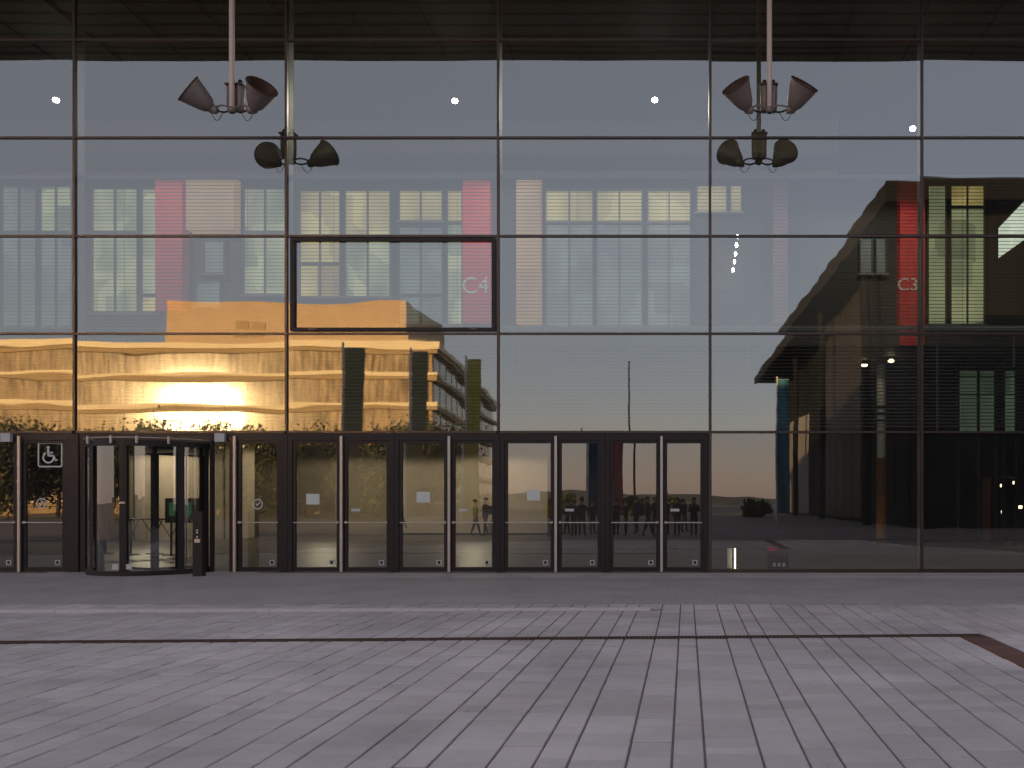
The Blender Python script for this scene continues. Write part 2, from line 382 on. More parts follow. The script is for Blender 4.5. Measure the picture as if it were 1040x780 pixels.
# inner office block standing in the hall
IY = 30.0
ib = thing('inner_office_block', 'timber clad office block with red numbered panels inside the hall', 'building', (-4, 37, 6.4))
zb = Z_(352, IY)
MB().box(-38, 24, IY + .16, 44, zb, H - .01).build('wall', M['brown'], ib)
MB().box(-38, X_(850, IY), IY - .35, IY + .155, Z_(159, IY), Z_(127, IY)).build('fascia', M['fascia'], ib)
MB().box(-38, X_(850, IY), IY - .15, IY + .155, Z_(181, IY), Z_(175, IY)).build('light_ledge', M['fascia'], ib)
MB().box(-38, 24, IY - .25, IY + .155, Z_(352, IY), Z_(338, IY)).build('floor_edge', M['darkwall'], ib)
def win(x0, x1, y0, y1, kind, split=None):
    X0, X1, Z0, Z1 = X_(x0, IY), X_(x1, IY), Z_(y1, IY), Z_(y0, IY)
    fr = MB(); t = .05
    fr.box(X0, X0+t, IY, IY+.155, Z0, Z1).box(X1-t, X1, IY, IY+.155, Z0, Z1).box(X0+t, X1-t, IY, IY+.155, Z1-t, Z1).box(X0+t, X1-t, IY, IY+.155, Z0, Z0+t)
    zs = [Z0+t, Z1-t]
    if split: zm = Z_(split, IY); fr.box(X0+t, X1-t, IY+.002, IY+.15, zm-.05, zm+.05); zs = [Z0+t, zm-.05, zm+.05, Z1-t]
    if X1 - X0 > 1.1: fr.box((X0+X1)/2-.025, (X0+X1)/2+.025, IY+.01, IY+.088, Z0+t, Z1-t)
    fo = fr.build('window', M['winframe'], ib)
    MB().box(X0-.05, X1+.05, IY-.07, IY-.001, Z0-.05, Z0+.02).build('sill', M['fin'], fo)
    kinds = kind if isinstance(kind, (list, tuple)) else [kind, kind]
    MB().box(X0+t, X1-t, IY+.09, IY+.12, zs[-2], zs[-1]).build('pane', M[kinds[0]], fo)
    if split: MB().box(X0+t, X1-t, IY+.09, IY+.12, zs[0], zs[1]).build('pane', M[kinds[1]], fo)
for a in [(-40, -3, 188, 333, ['win_blue', 'win_green'], 236), (0, 37, 188, 333, ['win_blue', 'win_blue'], 236), (39, 73, 188, 333, ['win_green', 'win_blue'], 236),
          (92, 140, 190, 318, ['win_green', 'win_green'], 236), (142, 160, 190, 318, ['win_green', 'win_yellow'], 300),
          (205, 228, 243, 278, 'win_blue', None), (197, 224, 284, 312, 'win_blue', None),
          (246, 291, 190, 300, ['win_green', 'win_green'], 236), (303, 346, 192, 302, ['win_yellow', 'win_yellow'], 268), (349, 397, 192, 302, ['win_yellow', 'win_green'], 240),
          (404, 450, 192, 225, 'win_yellow', None), (404, 450, 228, 330, ['win_blue', 'win_blue'], 300), (453, 470, 192, 330, ['win_yellow', 'win_green'], 226),
          (553, 603, 192, 333, ['win_yellow', 'win_blue'], 226), (605, 653, 192, 333, ['win_yellow', 'win_blue'], 226), (657, 702, 192, 333, ['win_yellow', 'win_blue'], 226),
          (707, 739, 187, 216, 'win_yellow', None), (741, 754, 187, 216, 'win_yellow', None),
          (873, 887, 240, 278, 'win_blue', None), (889, 901, 240, 278, 'win_blue', None),
          (942, 962, 187, 330, ['win_green', 'win_green'], 240), (965, 1001, 187, 330, ['win_yellow', 'win_green'], 210), (1066, 1110, 187, 330, ['win_green', 'win_green'], 240)]:
    win(*a)
# stair window with its slanted edge
fo = MB().box(X_(1011, IY), X_(1014, IY), IY, IY + .15, Z_(264, IY), Z_(200, IY)).build('stair_post', M['black'], ib)
q = MB(); pts = [(1014, 262), (1014, 232), (1062, 182), (1062, 228)]
v = [(X_(a, IY), IY + .1, Z_(c, IY)) for a, c in pts] + [(X_(a, IY), IY + .14, Z_(c, IY)) for a, c in pts]
q.add(v, [(3,2,1,0),(4,5,6,7),(0,1,5,4),(1,2,6,5),(2,3,7,6),(3,0,4,7)]); q.build('stair_window', M['win_bright'], ib)
def redpanel(x0, x1, y0, y1, m='red'):
    return MB().box(X_(x0, IY), X_(x1, IY), IY - .30, IY + .158, Z_(y1, IY), Z_(y0, IY)).build('colour_panel', M[m], ib)
redpanel(163, 190, 181.5, 318); redpanel(472, 500, 181.5, 330); redpanel(785, 799, 183, 330, 'rose'); redpanel(912, 937, 185, 352)
redpanel(194, 242, 183, 236, 'win_orange'); redpanel(526, 550, 183, 330, 'win_orange')
def text_mesh(body, size, name, m, parent, loc, depth=.02):
    c = bpy.data.curves.new(name, 'FONT'); c.body = body; c.size = size; c.extrude = depth / 2; c.align_x = 'CENTER'; c.align_y = 'CENTER'
    t = bpy.data.objects.new('tmp', c); COL.objects.link(t); dg = bpy.context.evaluated_depsgraph_get(); dg.update()
    me = bpy.data.meshes.new_from_object(t.evaluated_get(dg)); bpy.data.objects.remove(t)
    me.transform(Matrix.Rotation(math.pi/2, 4, 'X')); me.transform(Matrix.Translation(Vector(loc) - LOC[parent]))
    me.materials.clear(); me.materials.append(m); me.name = name
    o = bpy.data.objects.new(name, me); COL.objects.link(o); o.parent = parent; LOC[o] = LOC[parent]
    return o
text_mesh('C4', .78, 'lettering', M['white'], ib, (X_(485, IY), IY - .315, Z_(293, IY)))
text_mesh('C3', .60, 'lettering', M['white'], ib, (X_(922, IY - .3), IY - .315, Z_(292, IY)))
# steel gallery rail just behind the glass
gl = thing('gallery_rail', 'pale horizontal gallery rail behind the glass right of the middle', 'rail', (3, 22.2, Z_(333, 22.2)))
MB().box(X_(508, 22.2), 14, 22.15, 22.25, Z_(335.5, 22.2), Z_(331.5, 22.2)).build('top_rail', M['white'], gl)
for px in (520, 640, 760, 952, 1030): MB().box(X_(px, 22.2) - .02, X_(px, 22.2) + .02, 22.17, 22.23, Z_(372 if px != 952 else 440, 22.2), Z_(335.6, 22.2)).build('baluster', M['fin'], gl)

# ground floor of the hall
wl_ = thing('foyer_wall', 'warm beige plaster wall at the back of the foyer behind the doors', 'wall', (X_(480, 44), 44, 0))
MB().box(X_(396, 43.6), X_(556, 43.6), 43.6, 43.99, 0.08, zb - .01).build('plaster', M['beige'], wl_)
MB().box(X_(396, 43.6), X_(556, 43.6), 43.56, 43.99, 0.004, .079).build('skirting', M['black'], wl_)
w2 = thing('curved_foyer_room', 'round beige room seen through the revolving door', 'room', (X_(150, 36), 38.6, 0))
n_ = 28; q = MB(); cx, cyy, rr = X_(150, 36), 39.0, 2.6
q.lathe([(0.0, rr), (6.4, rr)], (cx, cyy, .01), (0, 0, 1), 40); q.build('wall', M['beige'], w2)
for a_ in range(-60, 61, 20):
    xx, yy = cx + math.sin(R_(a_))*(rr+.01), cyy - math.cos(R_(a_))*(rr+.01)
    MB().tube([(xx, yy, .05), (xx, yy, 6.3)], .02, 6).build('panel_joint', M['brown'], w2)
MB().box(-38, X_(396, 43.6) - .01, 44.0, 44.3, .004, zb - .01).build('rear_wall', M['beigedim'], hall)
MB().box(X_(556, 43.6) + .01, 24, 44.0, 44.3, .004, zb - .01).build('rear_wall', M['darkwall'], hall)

# added foyer lamps; ceiling and soffit lamps (lit in the photograph)
def downlight(x, y, z, name, label, r=.11, m='bulb', watt=0, col=(1, .9, .75), group='lit hall ceiling lamps'):
    t = thing(name, label, 'lamp', (x, y, z), group)
    MB().lathe([(-.098, r*.5), (-.06, r*.6), (.0, r*.35), (.0, .001)], (x, y, z), (0, 0, 1), 14).build('housing', M['black'], t)
    MB().lathe([(-.10, r*.45), (-.12, r*.85), (-.16, r), (-.20, r*.85), (-.22, r*.45), (-.225, .001)], (x, y, z), (0, 0, 1), 14).build('bulb', M[m], t)
    if watt:
        ld = bpy.data.lights.new('lamp_light', 'SPOT'); ld.energy = watt; ld.color = col; ld.shadow_soft_size = .14; ld.spot_size = R_(172); ld.spot_blend = .15
        lo = bpy.data.objects.new('lamp_light', ld); COL.objects.link(lo); lo.parent = t; lo.location = (0, 0, -.40)
    return t
for px, py, lb in ((57, 96, 'bright round hall lamp at the left end of the row'), (462, 97, 'bright round hall lamp in the middle above the C4 panel'), (665, 96, 'bright round hall lamp left of the right floodlight cluster'), (927, 125, 'small bright hall lamp low above the C3 panel')):
    Yd = 25.5; z_ = Z_(py, Yd)
    t = downlight(X_(px, Yd), Yd, z_, 'pendant_lamp', lb, .085, 'bulb', 150)
    MB().tube([(X_(px, Yd), Yd, z_), (X_(px, Yd), Yd, H - .001)], .012, 6).build('rod', M['black'], t)
for i, (px, py) in enumerate([(749, 235), (748, 244), (747, 253), (746, 261), (744.5, 269)]):
    Yd = 29.0; downlight(X_(px, Yd), Yd, Z_(py, Yd), 'column_lamp', ['topmost', 'second from top', 'middle', 'second from bottom', 'lowest'][i] + ' of five small lamps in a vertical row left of the dark reflection', .038, 'bulb', 0, group='five small stacked lamps')
for px, lb in ((480, 'added warm lamp hanging unseen before the beige wall'), (150, 'added warm lamp hanging unseen before the round beige room'), (330, 'added warm lamp hanging unseen behind the first double door')):
    Yd = 40 if px != 150 else 34.5; z_ = Z_(442, Yd)  # lamps added to brighten the foyer, hidden behind the door header
    t = downlight(X_(px, Yd), Yd, z_, 'added_foyer_lamp', lb, .10, 'glow', 90 if px == 480 else 95, (1, .84, .60), 'added hanging foyer lamps')
    MB().tube([(X_(px, Yd), Yd, z_), (X_(px, Yd), Yd, zb - .001)], .012, 6).build('rod', M['black'], t)
for px, py, lb in ((878, 375, 'dim soffit lamp left of the pair under the C3 panel'), (905, 371, 'dim soffit lamp right of the pair under the C3 panel')):
    Yd = 33 if px == 878 else 32; downlight(X_(px, Yd), Yd, zb - .001, 'soffit_lamp', lb, .12, 'glow', 3, (1, .8, .55), 'lit soffit lamps')

# orange foyer column and lit kiosk at the right
Yc = 34; cx = X_(895, Yc)
t = thing('foyer_column', 'round column with an orange glow in its colour deep in the dark right bay', 'column', (cx, Yc, 0))
MB().lathe([(0, .20), (3.1, .20)], (cx, Yc, .2), (0, 0, 1), 20).build('shaft', M['orange'], t)  # orange light on the lower shaft is put into its colour
MB().lathe([(0, .17), (zb - 3.32, .17)], (cx, Yc, 3.31), (0, 0, 1), 20).build('upper_shaft', M['white'], t)
for zz in (4.7, 4.95, 5.2): MB().lathe([(0, .171), (0, .18), (.09, .18), (.09, .171)], (cx, Yc, zz), (0, 0, 1), 20).build('dark_ring', M['black'], t)
MB().lathe([(0, .30), (.19, .30), (.19, .20)], (cx, Yc, .005), (0, 0, 1), 20).build('base', M['brown'], t)
Ys = 32.4; t = thing('glazed_screen', 'dim green glazed screen under the office block at the far right', 'glass screen', (X_(1003, Ys), Ys, 0))
for px in (973, 993.5, 1011, 1019, 1032): MB().box(X_(px, Ys)-.05, X_(px, Ys)+.05, Ys-.05, Ys+.05, .004, zb-.01).build('post', M['black'], t)
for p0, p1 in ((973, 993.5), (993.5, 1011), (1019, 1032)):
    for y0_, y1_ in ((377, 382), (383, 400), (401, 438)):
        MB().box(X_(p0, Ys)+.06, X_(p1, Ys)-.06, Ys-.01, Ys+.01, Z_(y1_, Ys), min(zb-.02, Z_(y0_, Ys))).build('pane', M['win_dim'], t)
Yk = 36
t = thing('kiosk', 'dim timber kiosk with tiny lights at the far right edge', 'kiosk', (X_(1030, Yk), Yk, 0))
MB().box(X_(1000, Yk), X_(1006, Yk), Yk, Yk + .3, .005, 2.6).build('post', M['orange'], t)
MB().box(X_(1052, Yk), X_(1058, Yk), Yk, Yk + .3, .005, 2.6).build('post', M['orange'], t)
MB().box(X_(996, Yk), X_(1062, Yk), Yk - .1, Yk + 2, 2.6, 2.85).build('roof', M['brown'], t)
MB().box(X_(1007, Yk), X_(1051, Yk), Yk + .02, Yk + .3, .005, 1.05).build('counter', M['brown'], t)
for px, py in ((1021, 493), (1034, 490), (1022, 520), (1040, 515)): MB().box(X_(px, Yk)-.06, X_(px, Yk)+.06, Yk + .35, Yk + .42, Z_(py+1.5, Yk), Z_(py-1.5, Yk)).build('light', M['glow'], t)

# ================================================================ GLASS FRONT
cw = thing('curtain_wall', 'large reflective glass curtain wall with thin dark bronze grid', 'glass wall', (-1.9, FY, 0))
XS = [-18.66 + 4.8*i for i in range(8)]
ZS = [0.0, 3.17, 5.40, 7.61, 9.84, 12.05, H]
def pane(x0, x1, z0, z1, A, tx, tz, parent, name='glass_pane', mk='glass', y=FY):
    nx, nz = 12, 8; vf = []; q = MB()
    for j in range(nz + 1):
        for i in range(nx + 1):
            u, v_ = 2*i/nx - 1, 2*j/nz - 1
            vf.append((x0 + (x1-x0)*i/nx, y - A*(1-u*u)*(1-v_*v_) + tx*u*.5 + tz*v_*.5, z0 + (z1-z0)*j/nz))
    fs = [(j*(nx+1)+i, j*(nx+1)+i+1, (j+1)*(nx+1)+i+1, (j+1)*(nx+1)+i) for j in range(nz) for i in range(nx)]
    q.add(vf, fs, 0, True)
    yb = y + .024
    q.add([(x0, y+.002, z0), (x1, y+.002, z0), (x1, y+.002, z1), (x0, y+.002, z1), (x0, yb, z0), (x1, yb, z0), (x1, yb, z1), (x0, yb, z1)],
          [(4,7,6,5), (0,4,5,1), (1,5,6,2), (2,6,7,3), (3,7,4,0)], 1)
    return q.build(name, [M[mk], M['clear']], parent)
for x in XS:
    MB().box(x - .026, x + .026, FY - .045, FY + .05, .02 if x > .4 else 3.2, H - .01).build('mullion', M['frame'], cw)
    MB().box(x - .03, x + .03, FY + .052, FY + .28, .02 if x > .4 else 3.25, H - .01).build('mullion_fin', M['fin'], cw)
for zi, z in enumerate(ZS[1:-1]):
    for i in range(7): MB().box(XS[i] + .034, XS[i+1] - .034, FY - .035, FY + .05, z - .024, z + .024).build('transom', M['frame'], cw)
for i in range(7):
    for j in range(6):
        if j == 0 and XS[i] < .4: continue
        x0, x1, z0, z1 = XS[i] + .034, XS[i+1] - .034, ZS[j] + (.031 if j else .07), ZS[j+1] - .031
        pane(x0, x1, z0, z1, random.uniform(.0008, .0036), random.uniform(-.006, .006), random.uniform(-.003, .003), cw, mk='glass' if j else 'doorglass')
for i in range(4, 7): MB().box(XS[i] + .034, XS[i+1] - .034, FY - .04, FY + .06, .004, .069).build('sill', M['frame'], cw)
# opening light with heavy frame in the third row
fx0, fx1, fz0, fz1 = X_(296), X_(504), Z_(336.5), Z_(242.5); t_ = .09
ow = thing('smoke_vent_window', 'glass front panel with a heavier dark frame left of the middle', 'window', ((fx0+fx1)/2, FY, fz0))
fr = MB()
for a in ((fx0, fx0+t_, fz0, fz1), (fx1-t_, fx1, fz0, fz1), (fx0+t_, fx1-t_, fz0, fz0+t_*.8), (fx0+t_, fx1-t_, fz1-t_*.8, fz1)): fr.box(a[0], a[1], FY - .075, FY - .005, a[2], a[3])
fr.build('frame', M['frame2'], ow)
for xx in (fx0 + .5, fx1 - .5): MB().box(xx - .08, xx + .08, FY - .09, FY - .076, fz0 + .01, fz0 + .06).build('hinge', M['frame'], ow)

# louvre blinds behind the glass, one to each bay
names = ['far left edge bay', 'bay with the left floodlight cluster', 'bay with the heavy framed window', 'bay left of the right floodlight cluster', 'bay right of the right floodlight cluster', 'bay at the right edge']
for i in range(6):
    x0, x1 = XS[i] + .045, XS[i+1] - .045
    bl = thing('louvre_blind', 'thin grey horizontal louvre blind behind the glass, ' + names[i], 'blind', ((x0+x1)/2, FY + .2, 3.25), 'louvre blinds behind the glass front')
    q = MB(); z = 3.30
    while z < 8.95:
        q.add([(x0, FY+.17, z), (x1, FY+.17, z), (x1, FY+.21, z+.012), (x0, FY+.21, z+.012), (x0, FY+.17, z+.013), (x1, FY+.17, z+.013), (x1, FY+.21, z+.025), (x0, FY+.21, z+.025)],
              [(0,3,2,1),(4,5,6,7),(0,1,5,4),(1,2,6,5),(2,3,7,6),(3,0,4,7)]); z += .08
    tag(q.build('slat', M['slat'], bl), kind='stuff')
    MB().box(x0, x1, FY + .15, FY + .23, 8.97, 9.06).build('head_rail', M['fin'], bl)
    for f_ in (.2, .8): MB().tube([(x0+(x1-x0)*f_, FY+.215, 3.3), (x0+(x1-x0)*f_, FY+.215, 8.98)], .004, 5).build('cord', M['slat'], bl)

# ================================================================ DOORS
HEAD0, HEAD1 = 2.98, 3.135
def leaf(dr_, x0, x1, side, sticker=True, bar=True):
    fr = MB(); st = .07; z0, z1 = .012, HEAD0 - .005
    ya, yb = FY - .03, FY + .03
    fr.box(x0, x0+st, ya, yb, z0, z1).box(x1-st, x1, ya, yb, z0, z1).box(x0+st, x1-st, ya, yb, z0, .11).box(x0+st, x1-st, ya, yb, z1-.06, z1)
    lf = fr.build('door_leaf', M['frame2'], dr_)
    pane(x0+st, x1-st, .111, z1-.061, random.uniform(-.0006, .0006), random.uniform(-.004, .004), random.uniform(-.003, .003), lf, 'glass', 'doorglass', FY - .008)
    if bar:
        MB().tube([(x0+.03, FY-.075, 1.12), (x1-.03, FY-.075, 1.12)], .014, 8).build('push_bar', M['strip'], lf)
        xk = x0 + .04 if side < 0 else x1 - .04
        MB().lathe([(0, .035), (.05, .035), (.055, .0)], (xk, FY-.031, 1.12), (0, -1, 0), 12).build('knob', M['strip'], lf)
    if sticker:
        xs_ = x1 - st - .12 if True else x0
        MB().box(xs_-.055, xs_+.055, FY-.014, FY-.012, .16, .27).build('sticker', M['stick'], lf)
        MB().box(xs_-.03, xs_+.03, FY-.0165, FY-.0145, .18, .25).build('sticker_mark', M['frame2'], lf)
    return lf
def dframe(dr_, x0, x1, jl=.10, jr=.10):
    MB().box(x0, x0+jl, FY-.05, FY+.06, .006, HEAD1).build('jamb', M['frame2'], dr_)
    MB().box(x1-jr, x1, FY-.05, FY+.06, .006, HEAD1).build('jamb', M['frame2'], dr_)
    MB().box(x0+jl, x1-jr, FY-.045, FY+.06, HEAD0, HEAD1).build('head', M['frame2'], dr_)
def strip(dr_, px): MB().box(X_(px)-.028, X_(px)+.028, FY-.10, FY-.052, .008, HEAD1-.06).build('cover_strip', M['strip'], dr_)
def double(px0, px1, bar, label, notice=None):
    x0, x1, xb_ = X_(px0), X_(px1), X_(bar)
    t = thing('double_door', label, 'door', ((x0+x1)/2, FY, 0), 'glass double doors in the entrance row')
    dframe(t, x0 + .004, x1 - .004); strip(t, bar)
    MB().box(xb_-.05, xb_+.05, FY-.04, FY+.04, .01, HEAD0-.003).build('meeting_post', M['frame2'], t)
    a = leaf(t, x0+.108, xb_-.055, 1); c = leaf(t, xb_+.055, x1-.108, -1)
    if notice:
        xn, zn = X_(notice[0]), Z_(notice[1])
        MB().box(xn-.15, xn+.15, FY-.0165, FY-.0135, zn-.12, zn+.12).build('paper_notice', M['paper'], a)
    zc = Z_(518); xc = xb_ + .3; MB().box(xc-.1, xc+.1, FY-.0165, FY-.0135, zc-.03, zc+.03).build('small_notice', M['stick'], c)
    return t
double(293, 401, 348, 'glass double door beside the sidelight, first of four from the left, with white notice', (318, 507))
double(401, 508, 457, 'glass double door with pale notice in front of the beige wall, second of four', (430, 505))
double(508, 615, 565, 'glass double door with pale notice, third of four from the left', (542, 503))
double(615, 719.2, 672, 'glass double door without paper notice, rightmost of four')
th = thing('threshold_strip', 'narrow dark metal threshold strip along the foot of the glass front', 'threshold', (-2, FY - .17, 0))
x = -18.0
while x < 14.5:
    if not (X_(60) < x + 1 and x < X_(216)): MB().box(x + .004, x + 1.196, FY - .24, FY - .10, -.004, .007).build('grille', M['frame2'], th)
    x += 1.2
# small label ring sticker with tick
def ring(parent, x, z, r=.12):
    q = MB()
    for k in range(20):
        a0, a1 = 2*math.pi*k/20, 2*math.pi*(k+1)/20
        q.add([(x+r*math.cos(a0), FY-.017, z+r*math.sin(a0)), (x+r*math.cos(a1), FY-.017, z+r*math.sin(a1)), (x+.78*r*math.cos(a1), FY-.017, z+.78*r*math.sin(a1)), (x+.78*r*math.cos(a0), FY-.017, z+.78*r*math.sin(a0))], [(0,1,2,3)])
    q.add([(x-.05, FY-.018, z), (x-.03, FY-.018, z+.02), (x-.01, FY-.018, z-.005), (x+.05, FY-.018, z+.05), (x+.06, FY-.018, z+.03), (x-.01, FY-.018, z-.045)], [(0,1,2,5), (2,3,4,5)])
    q.build('round_sticker', M['stick'], parent)
# accessible door at the far left
x0, x1, xb_ = X_(-36), X_(81), X_(22)
ad_ = thing('accessible_door', 'glass door with white wheelchair sign at the left edge', 'door', ((x0+x1)/2, FY, 0))
dframe(ad_, x0, x1, .12, .3); strip(ad_, 22)
MB().box(xb_-.09, xb_+.05, FY-.04, FY+.04, .01, HEAD0-.003).build('meeting_post', M['frame2'], ad_)
leaf(ad_, x0+.13, xb_-.095, 1); lf = leaf(ad_, xb_+.055, x1-.305, -1)
ring(lf, X_(43), Z_(511))
sx, sz, sh = X_(51.5), Z_(462), .28
sg = MB(); yq = FY - .018
def quad(b_, pts, y): b_.add([(p[0], y, p[1]) for p in pts], [tuple(range(len(pts)))])
def rrect(r, c, n=5):
    out = []
    for cx_, cz_, a0 in ((r-c, r-c, 0), (-(r-c), r-c, 90), (-(r-c), -(r-c), 180), (r-c, -(r-c), 270)):
        out += [(sx+cx_+c*math.cos(R_(a0+90*k/n)), sz+cz_+c*math.sin(R_(a0+90*k/n))) for k in range(n+1)]
    return out
o_, i_ = rrect(sh, .05), rrect(sh-.03, .03); n_ = len(o_)
for k in range(n_): quad(sg, [o_[k], o_[(k+1)%n_], i_[(k+1)%n_], i_[k]], yq)
def arc(cx_, cz_, r, a0, a1, wdt, n=14):
    for k in range(n):
        t0, t1 = R_(a0+(a1-a0)*k/n), R_(a0+(a1-a0)*(k+1)/n)
        quad(sg, [(cx_+r*math.cos(t0), cz_+r*math.sin(t0)), (cx_+r*math.cos(t1), cz_+r*math.sin(t1)), (cx_+(r-wdt)*math.cos(t1), cz_+(r-wdt)*math.sin(t1)), (cx_+(r-wdt)*math.cos(t0), cz_+(r-wdt)*math.sin(t0))], yq)
def stroke(a, c, wdt):
    d = Vector((c[0]-a[0], c[1]-a[1])).normalized(); nx_, nz_ = -d.y*wdt/2, d.x*wdt/2
    quad(sg, [(sx+a[0]+nx_, sz+a[1]+nz_), (sx+c[0]+nx_, sz+c[1]+nz_), (sx+c[0]-nx_, sz+c[1]-nz_), (sx+a[0]-nx_, sz+a[1]-nz_)], yq - .001)
arc(sx-.04, sz-.06, .135, 120, 370, .035); arc(sx-.045, sz+.165, .035, 0, 360, .035)
stroke((-.045, .12), (-.035, -.02), .05); stroke((-.04, .05), (.07, .05), .03); stroke((-.04, -.02), (.08, -.02), .04); stroke((.075, -.02), (.12, -.13), .04); stroke((.11, -.13), (.17, -.11), .03)
sg.build('wheelchair_sign', M['white'], lf)
# sidelight door right of the revolving door
x0, x1, xb_ = X_(214), X_(293), X_(240)
sdoor = thing('side_door', 'narrow glass door between the revolving door and the double doors', 'door', ((x0+x1)/2, FY, 0))
dframe(sdoor, x0+.004, x1-.004, .06, .17); strip(sdoor, 240)
MB().box(xb_-.14, xb_+.05, FY-.04, FY+.04, .01, HEAD0-.003).build('meeting_post', M['frame2'], sdoor)
pane(x0+.066, xb_-.142, .012, HEAD0-.003, .0003, .003, .002, sdoor, 'sidelight_glass', 'doorglass', FY-.008)
lf = leaf(sdoor, xb_+.055, x1-.178, -1); ring(lf, X_(262), Z_(512))
for px, par in ((36-26, ad_), (226, sdoor)):
    MB().box(X_(px)-.11, X_(px)+.11, FY-.14, FY-.052, Z_(449), Z_(440.5)).build('door_sensor', M['stick'], par)
# revolving door
rx, ry, rr = -12.11, FY + .1, 1.28
rv = thing('revolving_door', 'curved glass revolving door with dark posts', 'revolving door', (rx, ry, 0))
def arcwall(b_, r, th, a0, a1, z0, z1, n=16, m=0, smooth=True):
    for k in range(n):
        t0, t1 = R_(a0+(a1-a0)*k/n), R_(a0+(a1-a0)*(k+1)/n)
        pt = lambda rad, t, z: (rx+rad*math.sin(t), ry-rad*math.cos(t), z)
        b_.add([pt(r, t0, z0), pt(r, t1, z0), pt(r, t1, z1), pt(r, t0, z1)], [(0,1,2,3)], m, smooth)
        b_.add([pt(r-th, t0, z0), pt(r-th, t1, z0), pt(r-th, t1, z1), pt(r-th, t0, z1)], [(3,2,1,0)], m if m != 0 or len(M) == 0 else m, smooth)
        b_.add([pt(r, t0, z1), pt(r, t1, z1), pt(r-th, t1, z1), pt(r-th, t0, z1)], [(0,1,2,3)], m)
        b_.add([pt(r, t0, z0), pt(r-th, t0, z0), pt(r-th, t1, z0), pt(r, t1, z0)], [(0,1,2,3)], m)
q = MB(); arcwall(q, rr+.03, .14, -95, 95, 2.79, 2.91, 32); q.build('header_ring', M['frame2'], rv)
q = MB(); arcwall(q, rr+.03, .1, -95, 95, .004, .11, 32); q.build('floor_ring', M['frame2'], rv)
MB().lathe([(0, rr-.11), (.02, rr-.11), (.02, .001)], (rx, ry, 2.86), (0, 0, 1), 32).build('drum_ceiling', M['frame2'], rv)
angs = [-90, -31, 5, 53, 80]
for a_ in angs:
    q = MB(); arcwall(q, rr+.045, .13, a_-3.2, a_+3.2, .112, 2.788, 2, smooth=False); q.build('post', M['frame2'], rv)
for a0, a1 in zip(angs[:-1], angs[1:]):
    q = MB()
    n__ = 14; y_ = rr
    for k in range(n__):
        t0, t1 = R_(a0+3.3+(a1-a0-6.6)*k/n__), R_(a0+3.3+(a1-a0-6.6)*(k+1)/n__)
        q.add([(rx+y_*math.sin(t0), ry-y_*math.cos(t0), .112), (rx+y_*math.sin(t1), ry-y_*math.cos(t1), .112), (rx+y_*math.sin(t1), ry-y_*math.cos(t1), 2.788), (rx+y_*math.sin(t0), ry-y_*math.cos(t0), 2.788)], [(0,1,2,3)], 0, True)
        y2_ = y_ - .012
        q.add([(rx+y2_*math.sin(t0), ry-y2_*math.cos(t0), .112), (rx+y2_*math.sin(t1), ry-y2_*math.cos(t1), .112), (rx+y2_*math.sin(t1), ry-y2_*math.cos(t1), 2.788), (rx+y2_*math.sin(t0), ry-y2_*math.cos(t0), 2.788)], [(3,2,1,0)], 1, True)
    q.build('curved_glass', [M['doorglass'], M['clear']], rv)
MB().tube([(rx, ry, .01), (rx, ry, 2.85)], .05, 10).build('centre_shaft', M['frame2'], rv)
for a_ in (62, 152, 242, 332):
    dx, dy = math.sin(R_(a_)), -math.cos(R_(a_)); q = MB()
    for d0, d1, z0, z1 in ((.06, .09, .03, 2.7), (1.15, 1.18, .03, 2.7), (.09, 1.15, .03, .08), (.09, 1.15, 2.66, 2.7)):
        nx_, ny_ = -dy*.012, dx*.012
        v = [(rx+dx*d+s_*nx_, ry+dy*d+s_*ny_, z) for z in (z0, z1) for d, s_ in ((d0, -1), (d1, -1), (d1, 1), (d0, 1))]
        q.add(v, [(0,3,2,1),(4,5,6,7),(0,1,5,4),(1,2,6,5),(2,3,7,6),(3,0,4,7)])
    q.build('wing_frame', M['frame2'], rv)
pr = lambda a_, r, z: (rx + r*math.sin(R_(a_)), ry - r*math.cos(R_(a_)), z)
MB().tube([pr(a_, rr + .06, 2.965) for a_ in range(-85, 86, 10)], .012, 6).build('lamp_rail', M['strip'], rv)
for a_ in (-34, -5, 17, 42):
    MB().tube([pr(a_, rr + .08, 2.84), pr(a_, rr + .08, 3.0)], .028, 8).build('spot_fitting', M['strip'], rv)
for a_ in (-1, 11):
    xx, yy, _ = pr(a_, rr + .06, 0); MB().box(xx-.06, xx+.06, yy-.02, yy-.01, .15, .26).build('sticker', M['stick'], rv)
xx, yy, _ = pr(5, rr + .06, 0); MB().box(xx-.06, xx+.06, yy-.02, yy-.005, 1.55, 1.59).build('small_plate', M['strip'], rv)
MB().box(X_(81)+.01, X_(214)-.01, FY-.03, FY+.05, 2.93, HEAD1).build('bulkhead', M['frame2'], rv)
MB().box(X_(81)+.01, X_(87), FY-.02, FY+.05, .006, 2.929).build('jamb', M['frame2'], rv)
# intercom post
pw_ = thing('intercom_post', 'slim dark intercom post right of the revolving door', 'post', (X_(203, 18.85), 18.85, 0))
px_ = X_(203, 18.85)
MB().box(px_-.1, px_+.1, 18.75, 18.9, .005, 1.38).build('post', M['frame2'], pw_)
for zz in (.86, .95, 1.0): MB().lathe([(0, .022), (.012, .022), (.012, 0.001)], (px_, 18.749, zz-.02), (0, -1, 0), 10).build('button', M['stick'], pw_)
MB().box(px_-.06, px_+.06, 18.743, 18.749, .72, .80).build('reader_plate', M['strip'], pw_)

